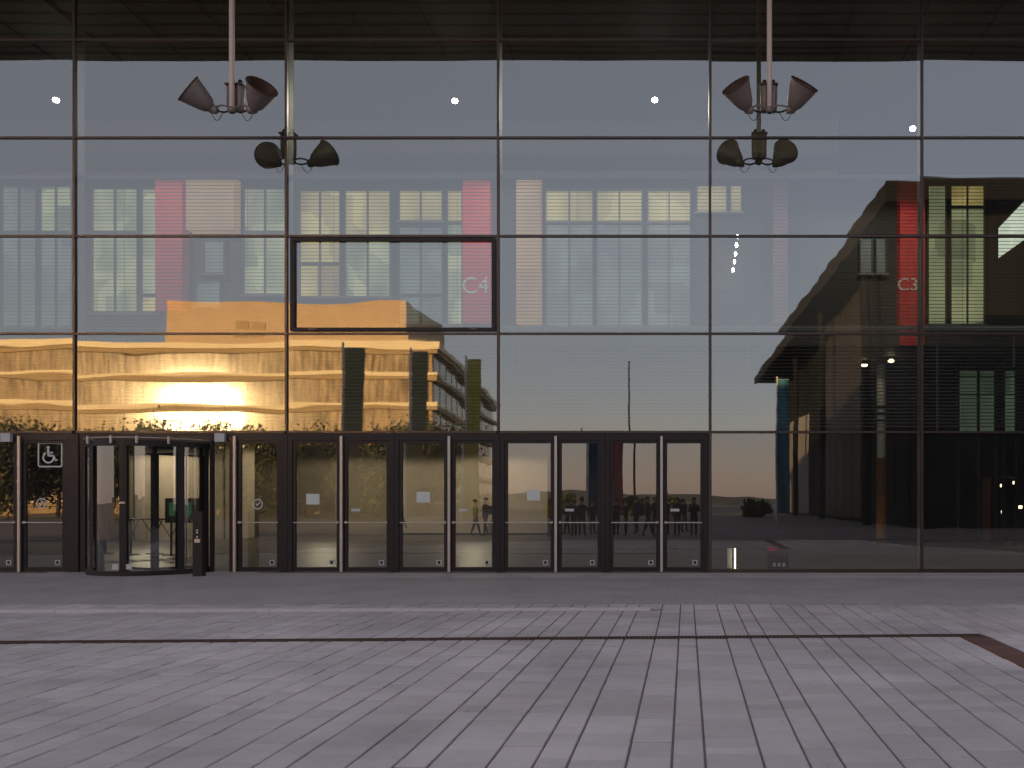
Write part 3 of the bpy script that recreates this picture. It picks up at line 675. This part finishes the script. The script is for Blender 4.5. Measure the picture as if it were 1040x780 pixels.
# ================================================================ HANGING FLOODLIGHTS
LY = 18.6
def cluster(px, py, dirs, label):
    x, z = P(px, py, LY)
    t = thing('hanging_floodlight', label, 'floodlight', (x, LY, z), 'floodlight clusters hanging from the canopy')
    MB().tube([(x, LY, z - .02), (x, LY, H + .05)], .055, 12).build('pole', M['polepaint'], t)
    MB().lathe([(0, .05), (.03, .09), (.1, .09), (.13, .05)], (x, LY, z-.08), (0, 0, 1), 14).build('hub', M['lampmetal'], t)
    q = MB(); y0 = LY + .16
    for xx in (-.095, .095): q.lathe([(0, .001), (0, .05), (.05, .085), (.55, .09), (.56, .08), (.56, .001)], (x + xx, y0, z + .0), (0, 0, 1), 16)
    q.box(x - .17, x + .17, y0 - .05, y0 + .05, z + .12, z + .46)
    gb_ = q.build('gear_box', M['lampmetal'], t)
    MB().box(x - .19, x + .19, y0 - .11, y0 + .11, z + .561, z + .59).build('gear_cap', M['lampdark'], gb_)
    for xx in (-.095, .095): MB().lathe([(0, .04), (.06, .05), (.1, .03), (.11, .001)], (x + xx, y0, z + .591), (0, 0, 1), 10).build('gland', M['black'], gb_)
    MB().tube([(x, LY, z + .1), (x, y0 - .05, z + .12)], .03, 8).build('bracket', M['lampmetal'], t)
    for d, off in dirs:
        d = Vector(d).normalized(); off = Vector(off); base = Vector((x, LY, z)) + off
        prof = [(-.09, .0), (-.09, .075), (-.06, .095), (0, .10), (.02, .125), (.08, .165), (.2, .21), (.36, .262), (.5, .305)]
        hd = MB().lathe(prof, base, d, 28).build('head', M['lampmetal'], t)
        MB().lathe([(.498, .306), (.515, .326), (.532, .312), (.515, .292)], base, d, 28).build('rim', M['lampdark'], hd)
        MB().lathe([(.505, .296), (.36, .25), (.2, .20), (.09, .15), (.05, .08), (.05, .001)], base, d, 28).build('reflector', M['lampdark'], hd)
        MB().lathe([(.05, .03), (.17, .035), (.2, .0)], base, d, 10).build('bulb', M['stick'], hd)
        MB().lathe([(-.13, .001), (-.13, .06), (-.1, .085), (-.02, .085), (0, .06)], base + Vector((0, 0, -.03)), (1 if off.x > 0 else -1, 0, .1), 14).build('socket', M['lampmetal'], hd)
        c = Vector((x, LY, z)); sg_ = 1 if off.x > 0 else -1
        for up, mk in ((-1, 'black'), (1, 'lampmetal')):
            pts = [c + Vector((sg_*.04, 0, .01))] + [c + off*f_ + Vector((0, 0, up*.075*math.sin(math.pi*min(1, f_*1.15)))) for f_ in (.2, .4, .6, .8)] + [base + Vector((0, 0, -.05))]
            MB().tube(pts, .02, 7).build('arm', M[mk], t)
        pts = [base + Vector((0, 0, -.09)) + Vector((off.x*-.55*k/8, off.y*-.5*k/8, -.17*math.sin(math.pi*k/8))) for k in range(9)]
        MB().tube(pts, .007, 5).build('cable', M['black'], t)
cluster(235.5, 111, [((-.58, -.5, .48), (-.40, -.06, -.0)), ((.58, -.5, .65), (.49, -.06, -.0))], 'left hanging cluster of two bell floodlights on pale pole')
cluster(781.5, 111, [((-.48, -.5, .64), (-.47, -.06, -.0)), ((.42, -.5, .71), (.47, -.06, -.0))], 'right hanging cluster of two bell floodlights on pale pole')

# ================================================================ SMALL THINGS BEHIND THE DOORS
t = thing('display_screen', 'dark display screen with green picture behind the revolving door', 'screen', (X_(185, 25), 25, 0))
xa_, xb2 = X_(168, 25), X_(202, 25)
MB().box(xa_, xb2, 24.98, 25.05, Z_(531, 25), Z_(506, 25)).build('casing', M['black'], t)
MB().box(xa_+.12, xb2-.2, 24.972, 24.978, Z_(524, 25), Z_(510, 25)).build('picture', M['screen'], t)
MB().box((xa_+xb2)/2-.05, (xa_+xb2)/2+.05, 25.0, 25.04, .02, Z_(531, 25)).build('stand', M['black'], t)
MB().box((xa_+xb2)/2-.3, (xa_+xb2)/2+.3, 24.8, 25.2, .004, .02).build('foot', M['black'], t)
for i, (px, Yt) in enumerate(((107, 27.2), (133, 26.6), (157, 27.0), (174, 26.4))):
    x = X_(px, Yt)
    t = thing('bar_table', ['first', 'second', 'third', 'fourth'][i] + ' black bar table from the left behind the revolving door', 'table', (x, Yt, 0), 'bar tables in the foyer')
    MB().lathe([(0, .001), (0, .33), (.03, .33), (.03, .001)], (x, Yt, 1.06), (0, 0, 1), 20).build('table_top', M['black'], t)
    MB().tube([(x, Yt, .03), (x, Yt, 1.06)], .03, 8).build('leg', M['black'], t)
    MB().lathe([(0, .25), (.02, .25), (.03, .04)], (x, Yt, .004), (0, 0, 1), 20).build('base', M['black'], t)
    for s_ in (-1, 1):
        MB().tube([(x+s_*.3, Yt-.1, 1.05), (x+s_*.02, Yt-.03, .55)], .012, 6).build('brace', M['black'], t)
t = thing('red_crate', 'small red box with three white marks at the foot of the glass', 'box', (X_(790, 20.7), 20.7, 0))
xr0, xr1 = X_(780, 20.7), X_(800, 20.7)
MB().box(xr0, xr1, 20.55, 20.9, .004, Z_(559, 20.7)).build('body', M['maroon'], t)
MB().box(xr0-.02, xr0+.2, 20.53, 20.7, Z_(559, 20.7), Z_(556, 20.7)).build('flap', M['red'], t)
for k in range(3): MB().box(xr0+.1+k*.11, xr0+.17+k*.11, 20.545, 20.549, .08, .17).build('mark', M['stick'], t)
for px, Yp, mk, lb, hh in ((741, 20.75, 'white', 'short white upright marker at the glass foot right of the doors', .5), (746.5, 20.7, 'glow', 'thin glowing floor lamp beside the short white marker', .5)):
    x = X_(px, Yp); t = thing('floor_marker' if mk == 'white' else 'floor_lamp', lb, 'marker' if mk == 'white' else 'lamp', (x, Yp, 0))
    wd = .055 if mk == 'white' else .018
    MB().box(x-wd, x+wd, Yp-.02, Yp+.02, .03, hh).build('blade', M[mk], t)
    MB().box(x-.1, x+.1, Yp-.1, Yp+.1, .004, .029).build('foot', M['black'], t)

# ================================================================ WHAT THE GLASS REFLECTS (behind the camera)
def RX(px, d): return (px - 697) * d / F
def RZ(py, d): return HC + (511 - py) * d / F
# --- sunlit block
D0 = 120.0; BY = 40 - D0
gb = thing('sunlit_block', 'long golden sunlit office block with pale floor bands across the square', 'building', (-65, BY - 20, 0))
bx0, bx1 = RX(-90, D0), RX(437, D0); ztop = RZ(346, D0)
by2 = 40 - 200; bx2 = -44.0
def prism(b_, pts, z0, z1):
    n = len(pts); b_.add([(p[0], p[1], z0) for p in pts] + [(p[0], p[1], z1) for p in pts],
        [tuple(range(n))[::-1], tuple(range(n, 2*n))] + [(i, (i+1) % n, n+(i+1) % n, n+i) for i in range(n)]); return b_
foot = [(bx0, by2), (bx2, by2), (bx1, BY - .6), (bx0, BY - .6)]
prism(MB(), foot, 0, ztop - .3).build('wall', M['gwall'], gb)
fh = 32.5 * D0 / F; nf = 5
out = lambda e: [(bx0 - e, by2), (bx2 + e, by2), (bx1 + e, BY - .6 + e), (bx0 - e, BY - .6 + e)]
for k in range(nf + 1):
    zt = ztop - k * fh
    if zt < 1: break
    prism(MB(), out(1.0 if k else 1.25), zt - (.42 if k else .8), zt).build('floor_band', M['band'], gb)
    prism(MB(), out(.92), zt - 1.0 if k else zt - 1.5, zt - (.43 if k else .81)).build('spandrel', M['gwall'], gb)
rng = random.Random(3)
for k in range(nf):
    z1 = ztop - k*fh - 1.01 - (.5 if k == 0 else 0); z0 = ztop - (k+1)*fh + .02
    if z0 < .3: z0 = .3
    if z1 < z0 + 1: continue
    x = bx0 + .2
    while x < bx1 - 2.4:
        wd = 2.36; tl = rng.uniform(-.0015, .0015); tv = rng.uniform(-.0015, .0015)
        ya, yb_ = BY - .05 + tl*wd/2, BY - .05 - tl*wd/2; h_ = z1 - z0
        q = MB(); q.add([(x, ya, z0), (x+wd, yb_, z0), (x+wd, yb_ + tv*h_, z1), (x, ya + tv*h_, z1), (x, BY-.12, z0), (x+wd, BY-.12, z0), (x+wd, BY-.12, z1), (x, BY-.12, z1)],
                      [(0,3,2,1)[::-1], (4,5,6,7)[::-1], (0,1,5,4), (1,2,6,5), (2,3,7,6), (3,0,4,7)])
        q.build('window', M['bwin'], gb)
        x += 2.4
    # side glazing
    for s_ in range(14):
        f0, f1 = (s_ + .08)/14, (s_ + .92)/14
        A_, B_ = Vector((bx1, BY - .6)), Vector((bx2, by2)); nrm = Vector((1, -.1)).normalized()
        p0, p1 = A_.lerp(B_, f0) + nrm*.12, A_.lerp(B_, f1) + nrm*.12; p2, p3 = A_.lerp(B_, f1) + nrm*.02, A_.lerp(B_, f0) + nrm*.02
        prism(MB(), [p0, p1, p2, p3], z0, z1).build('window', M['bwin'], gb)
ph = MB().box(RX(152, D0), RX(405, D0), BY - 22, BY - 3.5, ztop - .28, RZ(309, D0 + 3)).build('penthouse', M['pent'], gb)
for px in (225, 242): MB().box(RX(px, D0), RX(px + 14, D0), BY - 3.49, BY - 3.42, RZ(334, D0), RZ(326, D0)).build('vent', M['gwall'], ph)
for px in (186, 300, 372): MB().box(RX(px, D0), RX(px + 12, D0), BY - 12, BY - 8, RZ(309, D0 + 3), RZ(305, D0)).build('roof_unit', M['pent'], ph)
# --- dark exhibition hall at the right
dh = thing('dark_exhibition_hall', 'dark exhibition hall with wide overhanging roof at the right', 'building', (28, -50, 0))
zr = 20.0; d1 = 51.0; ex = RX(905, d1); Y1 = 40 - d1; Y2 = 40 - 129
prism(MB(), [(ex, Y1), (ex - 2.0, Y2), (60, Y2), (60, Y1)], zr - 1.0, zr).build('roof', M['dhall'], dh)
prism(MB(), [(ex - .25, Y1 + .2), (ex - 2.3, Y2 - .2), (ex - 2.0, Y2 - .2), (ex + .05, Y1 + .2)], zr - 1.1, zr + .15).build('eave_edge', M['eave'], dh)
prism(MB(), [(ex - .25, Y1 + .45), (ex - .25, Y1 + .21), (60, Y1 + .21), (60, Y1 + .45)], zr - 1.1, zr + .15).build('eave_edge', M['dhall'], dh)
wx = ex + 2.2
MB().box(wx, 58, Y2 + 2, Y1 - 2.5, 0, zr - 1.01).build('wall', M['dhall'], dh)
yy = Y1 - 4; i = 0
while yy > Y2 + 6:
    mk = 'dhall' if yy > -27 else 'dhall2' if yy > -50 else 'dhall' if yy > -57 else 'palepanel' if yy > -76 else 'dhall'
    z0_, z1_ = (.3, 11.5) if mk == 'palepanel' else (.3, zr - 1.3)
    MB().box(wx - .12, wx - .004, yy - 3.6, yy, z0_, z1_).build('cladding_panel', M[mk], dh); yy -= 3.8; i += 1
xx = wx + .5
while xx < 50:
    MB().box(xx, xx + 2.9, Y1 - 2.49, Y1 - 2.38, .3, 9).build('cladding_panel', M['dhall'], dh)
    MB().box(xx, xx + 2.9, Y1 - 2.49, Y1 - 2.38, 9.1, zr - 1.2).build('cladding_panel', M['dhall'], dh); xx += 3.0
for yy in (-20, -40, -60, -80): MB().tube([(ex + .5, yy, 0), (ex + .5, yy, zr - 1.05)], .3, 10).build('column', M['dhall'], dh)
# --- banners
def banner(px0, px1, top, d, mk, label, side=1, bottom=.7):
    x0, x1, y, z = RX(px0, d), RX(px1, d), 40 - d, RZ(top, d)
    t = thing('banner_flag', label, 'banner', (x0, y, 0), 'banner flags on the square')
    MB().tube([(x0, y, 0), (x0, y, z + .3)], [.09, .06], 10).build('pole', M['stick'], t)
    q = MB(); n = 10; v = []; m_ = 12
    for j in range(m_ + 1):
        for i in range(n + 1):
            u = i / n; zz = bottom + (z - bottom)*j/m_
            v.append((x0 + .08 + (x1-x0-.08)*u, y + .18*math.sin(u*5 + j*.5)*u, zz))
    nv = len(v); v += [(a, b_ - .03, c) for a, b_, c in v]
    f = []
    for j in range(m_):
        for i in range(n):
            a = j*(n+1)+i; f += [(a, a+1, a+n+2, a+n+1), (nv+a+n+1, nv+a+n+2, nv+a+1, nv+a)]
    q.add(v, f, 0, True); q.build('cloth', M[mk], t)
    MB().tube([(x0, y, z), (x1, y, z)], .03, 6).build('arm', M['stick'], t)
banner(347, 368, 352, 50, 'olivedark', 'tall grey green banner, largest of the three before the golden block')
banner(416, 433, 355, 52, 'olivedark', 'grey green banner in the middle of the three before the golden block')
banner(473, 488, 365, 55, 'olive', 'yellow olive banner, rightmost of the three before the golden block')
banner(591, 605, 446, 60, 'blue', 'dark blue banner reflected in the third double door')
banner(617, 628, 452, 64, 'pink', 'rose banner reflected in the rightmost double door')
banner(788, 800, 384, 70, 'teal', 'teal banner in front of the dark exhibition hall')
t = thing('flagpole', 'thin bare flagpole standing alone on the square', 'flagpole', (RX(640, 60), -20, 0))
MB().tube([(RX(640, 60), -20, 0), (RX(640, 60), -20, RZ(365, 60))], [.09, .05], 8).build('pole', M['rust'], t)
MB().lathe([(0, .001), (.05, .09), (.12, .09), (.16, .001)], (RX(640, 60), -20, RZ(365, 60)), (0, 0, 1), 10).build('finial', M['rust'], t)
# --- trees in front of the block
def tree(x, y, h, r, seed, label):
    g = random.Random(seed); t = thing('tree', label, 'tree', (x, y, 0), 'trees before the golden block')
    tr = MB(); top = Vector((x + g.uniform(-.4, .4), y + g.uniform(-.4, .4), h*.75))
    tr.tube([(x, y, 0), (x + .1, y, h*.3), top], [h*.022, h*.017, h*.006], 8)
    tips = [top]
    for k in range(13):
        a, hh = g.uniform(0, 6.28), g.uniform(.06, .62)*h; s_ = Vector((x, y, hh)); e = s_ + Vector((math.cos(a)*r*g.uniform(.5, .9), math.sin(a)*r*g.uniform(.5, .9), g.uniform(.12, .34)*h))
        tr.tube([s_, s_.lerp(e, .5) + Vector((0, 0, -.1*r)), e], [h*.009, h*.006, h*.002], 6); tips.append(e); tips.append(s_.lerp(e, .6))
    tr.build('trunk', M['bark'], t)
    cr = MB()
    for k in range(9000):
        c = g.choice(tips) + Vector((g.gauss(0, r*.22), g.gauss(0, r*.22), g.gauss(0, h*.085)))
        s_ = g.uniform(.12, .27); n = Vector((g.gauss(0, 1), g.gauss(0, 1), g.gauss(0, 1))).normalized(); a = n.orthogonal().normalized(); c2 = n.cross(a)
        cr.add([c - a*s_, c - c2*s_*.6, c + a*s_, c + c2*s_*.6], [(0, 1, 2, 3)])
    cr.build('crown', M['leaf'], t)
ords = ['first', 'second', 'third', 'fourth', 'fifth', 'sixth', 'seventh', 'eighth', 'ninth', 'tenth', 'eleventh']
for i in range(11):
    d = 88 + (i % 3) * 7; px = 20 + i*42 + random.uniform(-8, 8)
    tree(RX(px, d), 40 - d, RZ(431 + random.uniform(-6, 8), d), 4.3 + random.uniform(-.4, .8), 50 + i, ords[i] + ' leafy dark tree from the left before the golden block')
for i, (px, hh) in enumerate(((560, 2.2), (607, 2.7), (640, 2.0), (676, 2.2), (768, 1.6))):
    d = 92 + 4*(i % 3); tree(RX(px, d), 40 - d, hh, 1.3, 90 + i, ords[i] + ' small round tree from the left along the far side of the square')
# --- far ridge
q = MB(); g = random.Random(5); v = []; n = 90
for k in range(n + 1):
    x = -900 + 1800*k/n; h = 7 + 4*math.sin(k*.21) + 2.5*math.sin(k*.57 + 1) + g.uniform(-.8, .8)
    v += [(x, -830, -1), (x, -900, h), (x, -1100, h + 4), (x, -1400, -1)]
q.add(v, [(4*k+j, 4*k+4+j, 4*k+5+j, 4*k+j+1) for k in range(n) for j in range(3)], 0, True)
tag(q.build('hill', M['hill']), kind='structure')
# ================================================================ PEOPLE
def person(x, y, face, label, top, legs, stride=.0, lift=.0, s=1.0, group='people in the foyer', bag=None, arms='down'):
    sk_ = {}
    L = [  # name, parent, pos (facing -Y), radius
     ('pelvis', None, (0, 0, .95), .15), ('waist', 'pelvis', (0, .0, 1.10), .135), ('chest', 'waist', (0, 0, 1.30), .165), ('shoulders', 'chest', (0, .01, 1.43), .11), ('neck', 'shoulders', (0, 0, 1.52), .055),
     ('head0', 'neck', (0, -.01, 1.60), .078), ('head1', 'head0', (0, -.015, 1.68), .092), ('crown', 'head1', (0, 0, 1.75), .06), ('nose', 'head0', (0, -.10, 1.635), .018)]
    for sg_, nm in ((-1, 'l'), (1, 'r')):
        st = stride * sg_
        L += [(nm+'hip', 'pelvis', (.09*sg_, 0, .90), .105), (nm+'knee', nm+'hip', (.10*sg_, -st*.45 - abs(st)*.1, .50), .068), (nm+'ankle', nm+'knee', (.10*sg_, -st, .10 + (abs(st)*.15 if st < 0 else 0)), .046), (nm+'toe', nm+'ankle', (.115*sg_, -st - .17, .045 + (abs(st)*.1 if st < 0 else 0)), .04)]
        L += [(nm+'sh', 'shoulders', (.18*sg_, .01, 1.41), .072)]
        if arms == 'camera': e, h_ = (.25*sg_, -.10, 1.20), (.10*sg_, -.30, 1.42)
        elif arms == 'bent' and sg_ > 0: e, h_ = (.27, .02, 1.14), (.16, -.24, 1.2)
        else: e, h_ = (.25*sg_, .03 + st*.25, 1.13), (.26*sg_, -.06 + st*.5, .88)
        L += [(nm+'el', nm+'sh', e, .048), (nm+'wr', nm+'el', h_, .034)]
        E_, H_ = Vector(e), Vector(h_); d = (H_ - E_).normalized(); sd_ = d.cross(Vector((0, 1, 0))).normalized() if abs(d.y) < .9 else Vector((1, 0, 0))
        pk = H_ + d*.07; L += [(nm+'palm', nm+'wr', tuple(pk), .032)]
        for fi in range(4):
            o_ = sd_*(.022*(fi - 1.5)); L += [(f'{nm}f{fi}', nm+'palm', tuple(pk + d*.045 + o_), .0095), (f'{nm}g{fi}', f'{nm}f{fi}', tuple(pk + d*(.085 - .008*abs(fi-1.3)) + o_ + Vector((0, -.015, 0))), .008)]
        L += [(nm+'th', nm+'wr', tuple(H_ + d*.05 - sd_*.045), .011), (nm+'th2', nm+'th', tuple(H_ + d*.09 - sd_*.055), .009)]
    idx = {a[0]: i for i, a in enumerate(L)}
    me = bpy.data.meshes.new('person'); me.from_pydata([a[2] for a in L], [(idx[a[1]], idx[a[0]]) for a in L if a[1]], [])
    o = bpy.data.objects.new('tmp', me); COL.objects.link(o)
    md = o.modifiers.new('skin', 'SKIN'); md.use_smooth_shade = True
    for i, a in enumerate(L):
        sv = me.skin_vertices[0].data[i]; sx_ = 1.25 if a[0] in ('pelvis', 'chest', 'waist') else 1.0
        sv.radius = (a[3]*sx_, a[3]); sv.use_root = a[0] == 'pelvis'
    sub = o.modifiers.new('sub', 'SUBSURF'); sub.levels = 1; sub.render_levels = 1
    dg = bpy.context.evaluated_depsgraph_get(); dg.update()
    m2 = bpy.data.meshes.new_from_object(o.evaluated_get(dg)); bpy.data.objects.remove(o)
    m2.name = 'person'; m2.materials.clear()
    for k_ in (top, legs, 'skin', 'shoe'): m2.materials.append(M[k_])
    palms = [Vector(a[2]) for a in L if a[0].endswith('palm')]
    for p in m2.polygons:
        c = p.center; p.use_smooth = True
        if min((c - q_).length for q_ in palms) < .115: p.material_index = 2
        elif c.z > 1.50: p.material_index = 2
        elif c.z < .085: p.material_index = 3
        elif c.z < .88: p.material_index = 1
    zmin = min(v.co.z for v in m2.vertices)
    ob = bpy.data.objects.new('person', m2); COL.objects.link(ob)
    ob.location = (x, y, .005 - zmin*s); ob.rotation_euler = (0, 0, R_(face)); ob.scale = (s, s, s)
    tag(ob, label, 'person', group)
    hr = MB(); hr.lathe([(-.02, .102), (.04, .108), (.09, .085), (.118, .03), (.12, .001)], (0, .022, 1.69), (0, .12, 1), 16)
    LOC[ob] = Vector((0, 0, 0)); hr.build('hair', M['hair'], ob)
    if bag:
        q = MB(); q.box(-.15, .15, .17, .33, 1.0, 1.42); q.build('backpack', M[bag], ob)
    return ob
for px, dp, fc, top, legs, st, s_, lb, bag, am in [
    (483, -42.0, 100, 'tan', 'jeans', .22, .98, 'walking person in light jacket before the beige wall behind the second double door', None, 'down'),
    (493, -42.4, -60, 'blackcoat', 'charcoal', .10, 1.02, 'person in dark coat beside the light jacket behind the second double door', 'blackcoat', 'bent'),
    (579, 42.0, 30, 'charcoal', 'navy', .0, .98, 'person in charcoal jacket mirrored in the middle of the third door right leaf', None, 'bent'),
    (587, 41.2, 200, 'navy', 'jeans', .05, 1.03, 'person in navy coat with backpack mirrored in the third double door', 'charcoal', 'bent'),
    (622, 42.6, 150, 'charcoal', 'charcoal', .0, .97, 'person in charcoal at the left edge of the rightmost double door, mirrored', 'blackcoat', 'bent'),
    (632, 41.6, 90, 'maroon', 'charcoal', .0, .95, 'person in dark red top mirrored in the rightmost double door', None, 'bent'),
    (655, 41.0, -90, 'charcoal', 'navy', .26, 1.02, 'striding person in dark clothes mirrored in the rightmost double door', 'charcoal', 'down'),
    (663, 43.0, 20, 'blackcoat', 'navy', .0, 1.0, 'person in black half hidden behind the striding person, mirrored', None, 'bent'),
    (677, 43.5, 60, 'navy', 'charcoal', .08, .96, 'person in navy left of the black coat in the rightmost door leaf, mirrored', None, 'down'),
    (688, 41.8, 10, 'blackcoat', 'charcoal', .0, 1.0, 'person in black coat standing mirrored in the middle of the rightmost door leaf', None, 'down'),
    (572, 44.0, 70, 'blackcoat', 'charcoal', .1, 1.0, 'person in black coat mirrored at the left of the third door right leaf', 'blackcoat', 'bent'),
    (597, 45.0, -30, 'charcoal', 'charcoal', .0, .96, 'person in charcoal mirrored at the right edge of the third double door', None, 'down'),
    (643, 47.0, 120, 'navy', 'navy', .15, 1.0, 'person in navy walking behind the dark red top, mirrored', None, 'down'),
    (695, 48.0, -120, 'maroon', 'charcoal', .1, .98, 'person in maroon walking beside the photographer, mirrored', 'blackcoat', 'down')]:
    if dp > 0: person(RX(px, dp), 40 - dp, 180 + fc, lb, top, legs, st, 0, s_, 'people on the square', bag=bag, arms=am)
    else: person(X_(px, -dp), -dp, fc, lb, top, legs, st, 0, s_, bag=bag, arms=am)
person(X_(404, 30.5), 30.5, 150, 'person in black behind the post between the first two double doors', 'blackcoat', 'charcoal', .05, 0, .97, arms='bent')
ph_ = person(.36, -.55, 180, 'photographer in dark coat on the square, seen mirrored in the glass', 'blackcoat', 'charcoal', 0, 0, 1.0, 'people on the square', arms='camera')
